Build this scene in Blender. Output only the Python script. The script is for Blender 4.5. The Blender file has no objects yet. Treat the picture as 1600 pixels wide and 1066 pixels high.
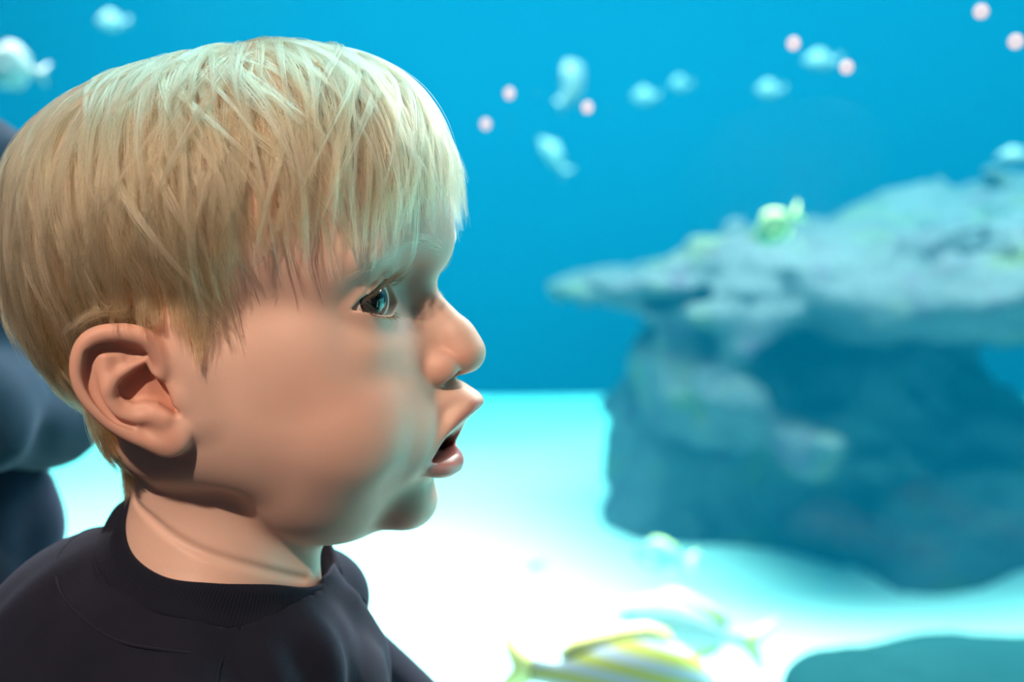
import bpy, bmesh, math, os, random
import numpy as np
from mathutils import Vector, Matrix, Euler
f32 = np.float32
RNG = np.random.default_rng(7)
C = bpy.context.scene.collection
MM = 0.001

# ------------------------------------------------------------------ signed-distance sculpting
def smin(a, b, k):
    if k <= 0: return np.minimum(a, b)
    h = np.maximum(k - np.abs(a - b), 0) / k
    return np.minimum(a, b) - h * h * (k * 0.25)

def smax(a, b, k):
    return -smin(-a, -b, k)

def spline(P, n=6):
    """Catmull-Rom through the points"""
    P = np.array(P, float)
    if len(P) < 3 or n < 2: return P
    E = np.concatenate([[2 * P[0] - P[1]], P, [2 * P[-1] - P[-2]]])
    out = []
    for i in range(1, len(E) - 2):
        a, b, c, d = E[i - 1:i + 3]
        for t in np.arange(n) / n:
            out.append(.5 * (2 * b + (c - a) * t + (2 * a - 5 * b + 4 * c - d) * t * t + (3 * b - a - 3 * c + d) * t ** 3))
    out.append(P[-1])
    return np.array(out)

class Grid:
    """a block of samples of a signed distance, in millimetres"""
    def __init__(s, lo, hi, h):
        s.ax = [np.arange(lo[i], hi[i] + h * .5, h, dtype=f32) for i in range(3)]
        s.h = h
        s.D = np.full([len(a) for a in s.ax], 40, f32)
    def sub(s, lo, hi):
        sl = []
        for i in range(3):
            a = int(np.searchsorted(s.ax[i], lo[i])); b = int(np.searchsorted(s.ax[i], hi[i]))
            sl.append(slice(max(a, 0), max(b, 0)))
        sl = tuple(sl)
        x, y, z = (s.ax[0][sl[0]][:, None, None], s.ax[1][sl[1]][None, :, None], s.ax[2][sl[2]][None, None, :])
        return sl, x, y, z
    def put(s, f, lo, hi, k=2., mode='add', m=None):
        m = (2.2 * k + 3 * s.h) if m is None else m
        sl, x, y, z = s.sub([v - m for v in lo], [v + m for v in hi])
        if 0 in s.D[sl].shape: return
        d = f(x, y, z).astype(f32)
        s.D[sl] = smin(s.D[sl], d, k) if mode == 'add' else smax(s.D[sl], -d, k)
    def ell(s, c, r, k=2., mode='add', rot=None):
        R = None if rot is None else np.array(Euler([math.radians(v) for v in rot]).to_matrix(), dtype=f32)
        def f(x, y, z):
            p = [x - c[0], y - c[1], z - c[2]]
            if R is not None:
                p = [R[0, i] * p[0] + R[1, i] * p[1] + R[2, i] * p[2] for i in range(3)]
            k0 = np.sqrt((p[0] / r[0]) ** 2 + (p[1] / r[1]) ** 2 + (p[2] / r[2]) ** 2)
            k1 = np.sqrt((p[0] / r[0] ** 2) ** 2 + (p[1] / r[1] ** 2) ** 2 + (p[2] / r[2] ** 2) ** 2) + 1e-9
            return k0 * (k0 - 1) / k1
        e = r if R is None else [max(r)] * 3
        s.put(f, [c[i] - e[i] for i in range(3)], [c[i] + e[i] for i in range(3)], k, mode)
    def tube(s, pts, rad, k=2., mode='add', n=5):
        rad = list(rad) if hasattr(rad, '__len__') else [rad] * len(pts)
        Q = spline([list(p) + [r] for p, r in zip(pts, rad)], n)
        pts = list(Q[:, :3]); rad = list(Q[:, 3])
        def f(x, y, z):
            D = None
            for a, b, ra, rb in zip(pts[:-1], pts[1:], rad[:-1], rad[1:]):
                d = b - a; L = float(d @ d) + 1e-9
                t = ((x - a[0]) * d[0] + (y - a[1]) * d[1] + (z - a[2]) * d[2]) / L
                t = np.clip(t, 0, 1)
                e = np.sqrt((x - a[0] - t * d[0]) ** 2 + (y - a[1] - t * d[1]) ** 2 + (z - a[2] - t * d[2]) ** 2) - (ra + (rb - ra) * t)
                D = e if D is None else np.minimum(D, e)
            return D
        P = np.array(pts); R = max(rad)
        s.put(f, P.min(0) - R, P.max(0) + R, k, mode)
    def mirror(s):
        s.ax[1] = np.concatenate([-s.ax[1][::-1][:-1], s.ax[1]])
        s.D = np.concatenate([s.D[:, ::-1][:, :-1], s.D], 1)
    def sample(s, P, D=None):
        D = s.D if D is None else D
        o = np.array([a[0] for a in s.ax]); n = np.array(D.shape)
        q = np.clip((P - o) / s.h, 0, n - 1.001)
        i = q.astype(int); t = (q - i).astype(f32)
        x, y, z = i.T; u, v, w = t.T
        g = lambda a, b, c: D[x + a, y + b, z + c]
        return ((g(0,0,0)*(1-u)+g(1,0,0)*u)*(1-v)+(g(0,1,0)*(1-u)+g(1,1,0)*u)*v)*(1-w) + \
               ((g(0,0,1)*(1-u)+g(1,0,1)*u)*(1-v)+(g(0,1,1)*(1-u)+g(1,1,1)*u)*v)*w
    def grad(s, P):
        e = s.h; out = np.zeros_like(P)
        for i in range(3):
            d = np.zeros(3); d[i] = e
            out[:, i] = s.sample(P + d) - s.sample(P - d)
        return out / (np.linalg.norm(out, axis=1, keepdims=True) + 1e-9)
    def mesh(s, smooth=1):
        """surface nets"""
        D = s.D; n = D.shape
        ins = D < 0
        cs = np.zeros([k - 1 for k in n], np.uint8)
        for a in (0, 1):
            for b in (0, 1):
                for c in (0, 1):
                    cs += ins[a:n[0]-1+a, b:n[1]-1+b, c:n[2]-1+c]
        act = (cs > 0) & (cs < 8)
        I = np.argwhere(act)
        idx = np.full(cs.shape, -1, np.int32); idx[tuple(I.T)] = np.arange(len(I), dtype=np.int32)
        acc = np.zeros((len(I), 3)); cnt = np.zeros(len(I))
        cor = [np.array([a, b, c]) for a in (0, 1) for b in (0, 1) for c in (0, 1)]
        for p in cor:
            for ax in range(3):
                if p[ax]: continue
                q = p.copy(); q[ax] = 1
                da = D[tuple((I + p).T)]; db = D[tuple((I + q).T)]
                m = (da < 0) != (db < 0)
                t = da[m] / (da[m] - db[m])
                pos = np.repeat(p[None].astype(float), m.sum(), 0); pos[:, ax] = t
                acc[m] += pos; cnt[m] += 1
        V = (I + acc / cnt[:, None]) * s.h + np.array([a[0] for a in s.ax])
        F = []
        for ax in range(3):
            b, c = [(1, 2), (2, 0), (0, 1)][ax]
            lo = [slice(1, k - 1) for k in n]; lo[ax] = slice(0, n[ax] - 1)
            hi = list(lo); hi[ax] = slice(1, n[ax])
            A = ins[tuple(lo)]; B = ins[tuple(hi)]
            E = np.argwhere(A != B); fl = A[tuple(E.T)]
            off = np.array([1, 1, 1]); off[ax] = 0
            E = E + off
            def cell(db, dc):
                e = E.copy(); e[:, b] += db; e[:, c] += dc
                return idx[tuple(e.T)]
            q = np.stack([cell(-1, -1), cell(0, -1), cell(0, 0), cell(-1, 0)], 1)
            q[~fl] = q[~fl][:, ::-1]
            F.append(q)
        F = np.concatenate(F); F = F[(F >= 0).all(1)]
        for _ in range(smooth):
            S = np.zeros_like(V); k = np.zeros(len(V))
            for a, b in ((0, 1), (1, 2), (2, 3), (3, 0)):
                np.add.at(S, F[:, a], V[F[:, b]]); np.add.at(S, F[:, b], V[F[:, a]])
                np.add.at(k, F[:, a], 1); np.add.at(k, F[:, b], 1)
            V = V * .4 + .6 * S / k[:, None]
            G = s.grad(V); d = s.sample(V)
            V = V - G * np.clip(d, -s.h, s.h)[:, None]
        return V, F

def poly_sd(U, W, poly):
    """signed distance to a closed 2-D outline"""
    P = np.array(poly, float); Q = np.roll(P, -1, 0)
    d = None; sgn = np.ones(np.broadcast(U, W).shape, bool)
    inside = np.zeros(sgn.shape, bool)
    for (ax, ay), (bx, by) in zip(P, Q):
        ex, ey = bx - ax, by - ay
        t = np.clip(((U - ax) * ex + (W - ay) * ey) / (ex * ex + ey * ey + 1e-9), 0, 1)
        e = (U - ax - t * ex) ** 2 + (W - ay - t * ey) ** 2
        d = e if d is None else np.minimum(d, e)
        cr = ((ay > W) != (by > W)) & (U < (bx - ax) * (W - ay) / (by - ay + 1e-12) + ax)
        inside ^= cr
    return np.where(inside, -np.sqrt(d), np.sqrt(d))

def raw_mesh(name, V, F, smooth=True):
    me = bpy.data.meshes.new(name)
    V = np.asarray(V, dtype=f32); F = np.asarray(F, dtype=np.int32)
    me.vertices.add(len(V)); me.vertices.foreach_set('co', V.ravel())
    k = F.shape[1]
    me.loops.add(F.size); me.loops.foreach_set('vertex_index', F.ravel())
    me.polygons.add(len(F)); me.polygons.foreach_set('loop_start', np.arange(0, F.size, k, dtype=np.int32))
    me.update(calc_edges=True)
    if smooth: me.polygons.foreach_set('use_smooth', np.ones(len(F), bool))
    me.validate()
    return me
# ------------------------------------------------------------------ the child's head (millimetres; +x the way the face looks, +y outward/left, +z up)
EYE = np.array([58.4, 27.8, 14.0]); EYE_R = 11.6
def lid_up(s):  return 11.5 + 1.0 * s + 8.6 * np.maximum(np.sin(np.pi * np.clip(s, 0, 1) ** .82), 0) ** .72
def lid_lo(s):  return 11.5 + 1.0 * s - 3.9 * np.maximum(np.sin(np.pi * np.clip(s, 0, 1)), 0) ** .8
EY0, EY1 = 17.0, 40.6
EAR_O = np.array([2., 57., -8.]); EA = math.radians(28)
EAR_A = np.array([-math.cos(EA), math.sin(EA), 0]); EAR_N = np.array([math.sin(EA), math.cos(EA), 0])
def ear3(a, v, n=0.): return EAR_O + a * EAR_A + np.array([0, 0, v]) + n * EAR_N
EAR_OUT = [(3.6, 15.1), (7.0, 19.3), (11.5, 21.6), (15.9, 23.9), (20.0, 25.0), (24.4, 24.9), (28.7, 23.2), (32.3, 20.0), (34.8, 16.1), (36.3, 11.5), (36.4, 6.5), (35.4, 2.1), (33.4, -1.9), (30.4, -6.0), (27.7, -9.8), (23.6, -14.1), (20.1, -17.3), (15.9, -21.1), (12.1, -23.3), (8.1, -24.3), (4.1, -23.7), (1.3, -21.3), (-0.5, -18.3), (-1.6, -15.6), (-3, -8), (-2, 4)]
EAR_CON = [(10.9, 10.6), (9.2, 6.1), (5.5, 2.4), (4.3, -1.4), (3.6, -5.9), (1.8, -8.4), (2.3, -10.5), (4.4, -10.5), (6.8, -8.2), (9.8, -5.5), (13.8, -4.4), (17.3, -4.8), (20.4, -3.2), (22.6, -0.3), (22.8, 2.7), (20.3, 5.8), (15.7, 8.6)]

def build_head(h):
    g = Grid((-100, 0, -150), (104, 100, 118), h)
    # skull
    g.ell((-8, 0, 48), (76, 66, 60), 10)
    g.ell((34, 0, 50), (52.5, 53.5, 53), 26)
    g.ell((-38, 0, 24), (43, 54, 50), 14)
    # face mass, cheeks, jaw, chin
    g.ell((30, 0, -20), (46, 52, 52), 14)
    g.ell((47, 29, -32), (25, 21, 23), 16)
    g.ell((30, 0, -50), (33, 41, 32), 12)
    g.ell((58.6, 0, -67.0), (12, 15, 11.6), 8)
    g.ell((66, 0, -37), (17.5, 23, 20), 8)
    g.ell((8, 40, -12), (26, 17, 36), 14)                            # in front of the ear
    g.ell((-16, 38, -18), (26, 17, 30), 14)                          # behind the ear
    g.ell((63, 0, -13), (14.5, 25, 16), 9)                           # maxilla
    g.ell((38, 37, -1), (19, 15, 17), 14)                            # cheekbone
    g.tube([(5, 53, 12), (6, 53, -2), (6, 51, -18)], [6, 6.5, 6], 9)
    # brow
    g.tube([(77, 0, 31), (69.5, 18, 30.5), (54, 38, 28)], [8.8, 8.0, 8.5], 14)
    # eye sockets
    g.ell((80.5, 25, 17.5), (10, 15, 9.5), 10, 'cut')
    g.ell((80.0, 17.5, 14.5), (9.6, 6.3, 7.2), 5, 'cut')
    # nose
    g.tube([(71, 0, 20), (74.4, 0, 10), (81.5, 0, 0), (85.5, 0, -5.5), (87.6, 0, -11)], [7.0, 6.4, 6.8, 7.9, 8.0], 5.0)
    g.ell((87.3, 0, -11.3), (8.1, 8.0, 7.4), 2.5)
    g.ell((80.0, 9.0, -15.4), (7.6, 5.8, 6.4), 2.6)
    g.tube([(79, 0, -17.6), (85.5, 0, -15.6)], [3.0, 3.2], 2.2)
    g.ell((91.5, 0, -22.0), (5, 9, 2.4), 2.0, 'cut')
    g.ell((86.0, 6.8, -21.4), (5.8, 4.6, 4.0), 1.6, 'cut', (0, 20, 0))
    g.ell((83.0, 5.6, -18.5), (3.6, 2.5, 3.6), 1.2, 'cut')
    g.ell((70, 0, -7), (11, 13, 14), 6)
    g.ell((64, 19, -36), (12, 9, 17), 9)                             # fold from nose to mouth, kept shallow
    # philtrum and lips
    g.ell((80, 0, -28.5), (9.8, 11, 7), 4)
    up = [(89.0, 0, -31.0), (88.0, 4, -31.2), (84.6, 9.0, -34.4), (79.0, 14.5, -40.2), (72.6, 18.2, -46.6)]
    g.tube(up, [4.3, 4.2, 3.5, 2.6, 1.8], 3.0)
    lo = [(77.8, 0, -53.5), (76.8, 6.0, -53.4), (74.0, 12.5, -51.6), (71.8, 17.4, -49.2)]
    g.tube(lo, [4.9, 4.6, 3.7, 2.3], 2.2)
    # open mouth
    def mouth(x, y, z):
        u = (z - (-48.4 + (x - 71) * .75)) * .80
        l = (-50.6 + (x - 71) * .13) + .010 * y * y * 0 - z
        return smax(smax(smax(u, l, 1.5), np.abs(y) - 16.4, 4), 52 - x, 3)
    g.put(mouth, (52, 0, -54), (98, 18, -28), 1.3, 'cut')
    g.ell((80.5, 0, -62.6), (9.5, 15, 3.2), 4, 'cut')                    # fold under the lower lip
    g.ell((70.6, 18.2, -49.2), (3.0, 2.2, 1.9), 1.5)
    # small teeth ridge floor: tongue
    g.ell((62, 0, -53), (14, 12, 5), 2)
    # eyelids
    c = EYE
    g.ell(c, (EYE_R + 1.9,) * 3, 2.6)
    g.ell((63.5, 31, 30), (8.5, 13, 5.6), 5)                        # brow fat above the lid
    g.ell((61.0, 23, -3), (9, 15, 9), 10)                         # under the lower lid
    g.ell((64.8, 17.5, 10.5), (4.5, 5, 6), 3)                         # medial corner
    def opening(x, y, z):
        s = (y - EY0) / (EY1 - EY0)
        d = np.maximum(z - lid_up(s), lid_lo(s) - z) * .85
        d = np.maximum(d, np.maximum(EY0 - y, y - EY1))
        ball = EYE_R - .6 - np.sqrt((x - c[0]) ** 2 + (y - c[1]) ** 2 + (z - c[2]) ** 2)
        med = (68.9 - .8 * (y - 16)) - x                              # floor of the slot beside the ball
        return smax(smax(d, ball, .3), np.where(y < 24, med, -9), .6) + 0 * x
    g.put(opening, (56, 13, 3), (80, 43, 25), 1.0, 'cut')
    # lid crease
    cr = []
    for s in np.linspace(.12, 1.02, 9):
        y = EY0 + s * (EY1 - EY0); z = lid_up(s) + 2.9 - 1.2 * max(0, s - .75) * 4
        dz, dy = z - c[2], y - c[1]
        r = EYE_R + 2.5
        cr.append((c[0] + math.sqrt(max(r * r - dz * dz - dy * dy, 4)), y, z))
    cr = np.array(cr)
    for _ in range(12): cr -= g.grad(cr) * np.clip(g.sample(cr), -1.5, 1.5)[:, None] * .8
    g.tube([tuple(p) for p in cr], [.2, .4, .55, .6, .6, .6, .6, .5, .2], 1.3, 'cut')
    # ears
    build_ear(g)
    g.mirror()
    return g

def build_ear(g):
    O, A, N = EAR_O, EAR_A, EAR_N
    lo, hi = (-42, 44, -36), (14, 84, 22)
    def loc(x, y, z):
        px, py, pz = x - O[0], y - O[1], z - O[2]
        return px * A[0] + py * A[1], pz + 0 * px, px * N[0] + py * N[1]
    def plate(x, y, z):
        a, v, n = loc(x, y, z)
        d = poly_sd(a, v, EAR_OUT) + 1.2
        bow = -.004 * (a - 18) ** 2 + .0 * v
        return smax(d, np.abs(n - bow + 1.7) - 1.9, 2.0)
    # backing between the shell and the skull
    b = ear3(13, -1, -7); g.ell(b, (11, 8, 13), 4)
    # shell
    e = Grid(lo, hi, g.h); e.ax = [a[(a >= lo[i] - .01) & (a <= hi[i] + .01)] for i, a in enumerate(g.ax)]
    e.D = np.full([len(a) for a in e.ax], 40, f32)
    e.put(plate, lo, hi, 0)
    def tube(pts, r, k, mode='add'): e.tube([ear3(*p) for p in pts], r, k, mode)
    # helix rim, from the root above the canal, over the top and down to the lobe
    rim = [(9.5, 2.0, .0), (6.4, 7.5, .6), (7.0, 13.0, 1.2), (9.6, 17.6, 1.8), (14.2, 20.3, 2.0), (20, 21.6, 1.8), (26, 21.3, 1.6), (30.3, 18.9, 1.5), (33.0, 14.5, 1.4), (34.3, 9.0, 1.2), (33.7, 3.6, 1.0), (31.6, -1.2, .8), (28.0, -6.5, .4), (23.5, -11.3, 0), (18.0, -15.6, -.4), (13.0, -18.4, -.8), (8.5, -19.5, -1)]
    tube(rim, [2.0, 2.6, 3.1, 3.3, 3.4, 3.2, 3.2, 3.0, 2.7, 2.3, 2.2, 2.3, 2.5, 2.7, 2.8, 2.8, 2.6], 1.8)
    # antihelix with its two crura
    tube([(12.0, 10.8, -1.8), (16.5, 8.6, -.6), (21.5, 6.2, .2), (24.8, 3.0, .5), (25.2, -1.6, .4), (22.2, -6.2, .2), (17.2, -8.6, .2), (12.0, -8.6, .4)], [1.2, 1.6, 2.2, 2.6, 2.7, 2.6, 2.5, 2.7], 2.4)
    tube([(24.5, 3.0, .2), (25.0, 9.0, -.6), (24.0, 15.0, -1.2)], [2.4, 2.2, 1.6], 3)
    # antitragus, lobe, tragus
    e.ell(ear3(8.8, -9.8, .6), (4.5, 3.2, 3.6), 3)
    e.ell(ear3(7.2, -17.0, -.4), (8.0, 3.6, 7.2), 3.5)
    e.ell(ear3(1.6, -4.4, .3), (3.3, 2.6, 4.6), 2.5)
    e.ell(ear3(1.5, 10.0, -3.4), (6.5, 3.0, 8.0), 4)
    # scapha furrow
    tube([(29.4, 15.5, 1.4), (30.6, 9.5, 1.0), (29.8, 3.5, .8), (27.8, -2.2, .8), (24.2, -8.0, .9), (18.5, -11.6, 1.3)], [2.0, 2.2, 2.0, 1.7, 1.3, .8], 1.4, 'cut')
    tube([(15.5, 14.0, .6), (20, 16.2, .7), (26, 17.0, 1.0), (29.4, 15.5, 1.4)], [2.6, 2.3, 2.2, 2.0], 1.4, 'cut')
    tube([(12.5, 12.8, 0), (16.5, 12.6, .8)], [1.8, 1.9], 1.4, 'cut')
    sl = tuple(slice(int(np.argmin(abs(g.ax[i] - e.ax[i][0]))), int(np.argmin(abs(g.ax[i] - e.ax[i][0]))) + len(e.ax[i])) for i in range(3))
    g.D[sl] = smin(g.D[sl], e.D, 4.0)
    # bowl
    def bowl(x, y, z):
        a, v, n = loc(x, y, z)
        d = poly_sd(a, v, EAR_CON) + .9
        floor = -5.5 - 3.0 * np.clip((12 - a) / 10, 0, 1)
        return smax(d, floor - n, 2.5)
    g.put(bowl, (-30, 46, -24), (12, 84, 12), 1.8, 'cut')

def head_masks(V):
    """lip, mouth and flush amounts per vertex, head frame"""
    x, y, z = V[:, 0], np.abs(V[:, 1]), V[:, 2]
    def tubem(pts, rad, soft):
        D = np.full(len(V), 99.)
        for a, b, ra, rb in zip(pts[:-1], pts[1:], rad[:-1], rad[1:]):
            a = np.array(a, float); b = np.array(b, float); d = b - a
            P = np.stack([x, y, z], 1) - a
            t = np.clip((P @ d) / (d @ d), 0, 1)
            D = np.minimum(D, np.linalg.norm(P - t[:, None] * d, axis=1) - (ra + (rb - ra) * t))
        return np.clip(.5 - D / soft, 0, 1)
    up = tubem([(91.0, 0, -34.6), (90, 4, -34.0), (87.0, 9, -37.4), (81.5, 14.5, -43.4), (74, 18.6, -49.2)], [5.0, 5.4, 4.4, 3.2, 1.6], 2.0)
    lo = tubem([(79.0, 0, -53.2), (78.2, 6, -53.2), (75.4, 12.5, -51.8), (73, 17.8, -49.6)], [5.0, 4.9, 3.8, 1.8], 1.8)
    lip = np.maximum(up, lo)
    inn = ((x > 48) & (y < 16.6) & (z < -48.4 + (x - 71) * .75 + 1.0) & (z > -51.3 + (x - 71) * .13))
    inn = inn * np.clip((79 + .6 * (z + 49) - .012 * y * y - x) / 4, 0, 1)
    return lip, inn
# ------------------------------------------------------------------ scene helpers
HEAD_Z = 0.76
R_HEAD = (Euler((0, 0, math.radians(-13))).to_matrix() @ Euler((0, math.radians(-6), 0)).to_matrix())
RH = np.array(R_HEAD)
def toH(p): return np.asarray(p, float) @ RH            # world-aligned mm -> head frame mm
def toW(p): return np.asarray(p, float) @ RH.T
HM = Matrix.Translation((0, 0, HEAD_Z)) @ R_HEAD.to_4x4()

def tag(o, label=None, cat=None, group=None, kind=None):
    if label: o['label'] = label
    if cat: o['category'] = cat
    if group: o['group'] = group
    if kind: o['kind'] = kind
    return o
def link(name, data, parent=None, mat=None):
    o = bpy.data.objects.new(name, data); C.objects.link(o)
    if parent is not None: o.parent = parent
    if mat is not None: data.materials.append(mat)
    return o
def material(name):
    m = bpy.data.materials.new(name); m.use_nodes = True
    nt = m.node_tree
    return m, nt, nt.nodes['Principled BSDF'], nt.nodes['Material Output']
class NT:
    """small wrapper for building node trees"""
    def __init__(s, nt): s.nt = nt
    def n(s, t, **kw):
        x = s.nt.nodes.new(t)
        for k, v in kw.items(): setattr(x, k, v)
        return x
    def l(s, a, b): s.nt.links.new(a, b)
    def mix(s, fac, a, b, blend='MIX'):
        m = s.n('ShaderNodeMix', data_type='RGBA', blend_type=blend)
        for sock, v in ((m.inputs[0], fac), (m.inputs[6], a), (m.inputs[7], b)):
            if hasattr(v, 'links'): s.l(v, sock)
            elif isinstance(v, (int, float)): sock.default_value = v
            else: sock.default_value = (*v, 1) if len(v) == 3 else v
        return m.outputs[2]
    def attr(s, name): return s.n('ShaderNodeAttribute', attribute_name=name).outputs['Fac']
    def noise(s, scale, detail=3, rough=.5, vec=None):
        x = s.n('ShaderNodeTexNoise'); x.inputs['Scale'].default_value = scale
        x.inputs['Detail'].default_value = detail; x.inputs['Roughness'].default_value = rough
        if vec is None: vec = s.n('ShaderNodeTexCoord').outputs['Object']
        s.l(vec, x.inputs['Vector']); return x.outputs['Fac']
    def ramp(s, fac, pts):
        r = s.n('ShaderNodeValToRGB'); e = r.color_ramp.elements
        while len(e) < len(pts): e.new(.5)
        for q, (p, c) in zip(e, pts): q.position = p; q.color = (*c, 1) if len(c) == 3 else c
        s.l(fac, r.inputs['Fac']); return r.outputs['Color']
    def math(s, op, a, b=0.):
        m = s.n('ShaderNodeMath', operation=op)
        for sock, v in zip(m.inputs, (a, b)):
            if hasattr(v, 'links'): s.l(v, sock)
            else: sock.default_value = v
        return m.outputs[0]
    def bump(s, h, strength, dist, normal_in):
        b = s.n('ShaderNodeBump'); b.inputs['Strength'].default_value = strength; b.inputs['Distance'].default_value = dist
        s.l(h, b.inputs['Height']); s.l(b.outputs['Normal'], normal_in)

def set_attr(me, name, a):
    at = me.attributes.new(name, 'FLOAT', 'POINT'); at.data.foreach_set('value', np.asarray(a, dtype=f32))

# ------------------------------------------------------------------ skin
def skin_material():
    m, nt, b, out = material('skin'); n = NT(nt)
    base = n.mix(n.noise(45, 4), (.66, .43, .35), (.73, .495, .415))
    base = n.mix(n.math('MULTIPLY', n.attr('flush'), .55), base, (.66, .26, .17))
    base = n.mix(n.math('MULTIPLY', n.attr('lip'), .85), base, (.47, .135, .125))
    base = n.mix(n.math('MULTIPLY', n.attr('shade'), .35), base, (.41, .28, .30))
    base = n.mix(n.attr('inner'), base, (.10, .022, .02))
    base = n.mix(n.math('MULTIPLY', n.attr('scalp'), .8), base, (.50, .33, .20))
    n.l(base, b.inputs['Base Color'])
    b.inputs['Roughness'].default_value = .52
    n.l(n.math('SUBTRACT', .52, n.math('MULTIPLY', n.attr('lip'), .2)), b.inputs['Roughness'])
    b.inputs['Specular IOR Level'].default_value = .38
    b.subsurface_method = 'RANDOM_WALK' if hasattr(b, 'subsurface_method') else None
    b.inputs['Subsurface Weight'].default_value = .42
    b.inputs['Subsurface Radius'].default_value = (1.0, .38, .22)
    b.inputs['Subsurface Scale'].default_value = .0035
    n.bump(n.noise(900, 3), .10, .0004, b.inputs['Normal'])
    return m

NECK_CREASE = [(-40, -17, -60), (-28, -32.5, -66), (-10, -35.5, -75), (10, -29, -84), (24, -17, -92)]
def add_neck(g):
    def T(pts): return [tuple(toH(p)) for p in pts]
    g.tube(T([(-12, 0, -25), (-11, 0, -70), (-10, 0, -122)]), [34, 34.5, 37], 9)
    g.tube(T([(22, -8, -100), (18, -12, -70), (0, -30, -30)]), [6, 7, 8], 10)
    for s in (1, -1):
        g.tube(T([(-14, s * 14, -96), (-18, s * 42, -117), (-22, s * 70, -132)]), [25, 22, 18], 16)
    g.tube(T([(-20, 0, -90), (-46, 0, -125)]), [30, 34], 14)
    c = np.array(T(spline(NECK_CREASE, 6)))
    for _ in range(15): c -= g.grad(c) * np.clip(g.sample(c), -3, 3)[:, None]
    g.tube([tuple(p) for p in c], list(np.interp(np.linspace(0, 1, len(c)), [0, .2, .8, 1], [.2, .8, .8, .2])), 3.0, 'cut', 1)
    d = RH.T @ np.array([0, 0, 1.])          # world up in the head frame
    d = toH((0, 0, 1))
    x, y, z = g.ax[0][:, None, None], g.ax[1][None, :, None], g.ax[2][None, None, :]
    g.D = smax(g.D, (-134 - (x * d[0] + y * d[1] + z * d[2])).astype(f32), 3)

def smooth_local(V, F, m, it=6):
    """even out the verts with weight m, volume kept (two-step)"""
    E = np.unique(np.sort(np.concatenate([F[:, [0, 1]], F[:, [1, 2]], F[:, [2, 3]], F[:, [3, 0]]]), axis=1), axis=0)
    sel = m > 0; E = E[sel[E].any(1)]
    for i in range(it):
        for lam in (.5, -.52):
            S = np.zeros_like(V); k = np.zeros(len(V))
            np.add.at(S, E[:, 0], V[E[:, 1]]); np.add.at(S, E[:, 1], V[E[:, 0]])
            np.add.at(k, E[:, 0], 1); np.add.at(k, E[:, 1], 1)
            q = sel & (k > 0)
            V[q] += (lam * m[q])[:, None] * (S[q] / k[q][:, None] - V[q])
    return V

def make_body():
    g = build_head(HH); add_neck(g)
    V, F = g.mesh(2)
    eye_m = np.clip(1.6 - np.linalg.norm((np.stack([V[:, 0], np.abs(V[:, 1]), V[:, 2]], 1) - EYE) / np.array([20, 19, 17]), axis=1), 0, 1)
    V = smooth_local(V, F, np.clip(eye_m * 2, 0, 1), 8)
    AV, AF = arm_mesh(); n0 = len(V)
    me = raw_mesh('person', np.concatenate([V, AV]) * MM, np.concatenate([F, AF + n0]))
    pad = lambda a: np.concatenate([a, np.zeros(len(AV))])
    lip, inn = head_masks(V)
    ay = np.abs(V[:, 1])
    P = np.stack([V[:, 0], ay, V[:, 2]], 1)
    blob = lambda c, r: np.exp(-np.sum(((P - np.array(c)) / np.array(r)) ** 2, 1))
    ea = P - EAR_O; a = ea @ EAR_A; n_ = ea @ EAR_N; v = ea[:, 2]
    ear = np.clip((n_ + 9) / 5, 0, 1) * (a > -2) * (np.abs(v) < 30) * np.clip(a / 6, 0, 1)
    deep = np.clip((-2.0 - n_) / 4, 0, 1) * (a > 2) * (a < 24) * (np.abs(v) < 13) * (n_ > -12)
    flush = .75 * ear + .8 * deep + .9 * blob((82, 9, -14), (9, 7, 7)) + .5 * blob((90, 0, -12), (8, 8, 8)) + .45 * blob((52, 40, -22), (22, 20, 20)) + .8 * blob((68.6, 17.5, 11.6), (3, 3, 3))
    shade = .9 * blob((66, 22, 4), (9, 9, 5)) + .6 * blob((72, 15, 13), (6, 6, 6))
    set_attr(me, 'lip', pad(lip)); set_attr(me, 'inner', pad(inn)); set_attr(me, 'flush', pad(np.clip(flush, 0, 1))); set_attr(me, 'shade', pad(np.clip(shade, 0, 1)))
    set_attr(me, 'scalp', pad(scalp_mask(V, g)))
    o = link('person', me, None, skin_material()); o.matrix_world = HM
    tag(o, 'toddler with short blond hair and open mouth, in a navy t-shirt, gazing right', 'person')
    return o, g, V, F

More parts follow.
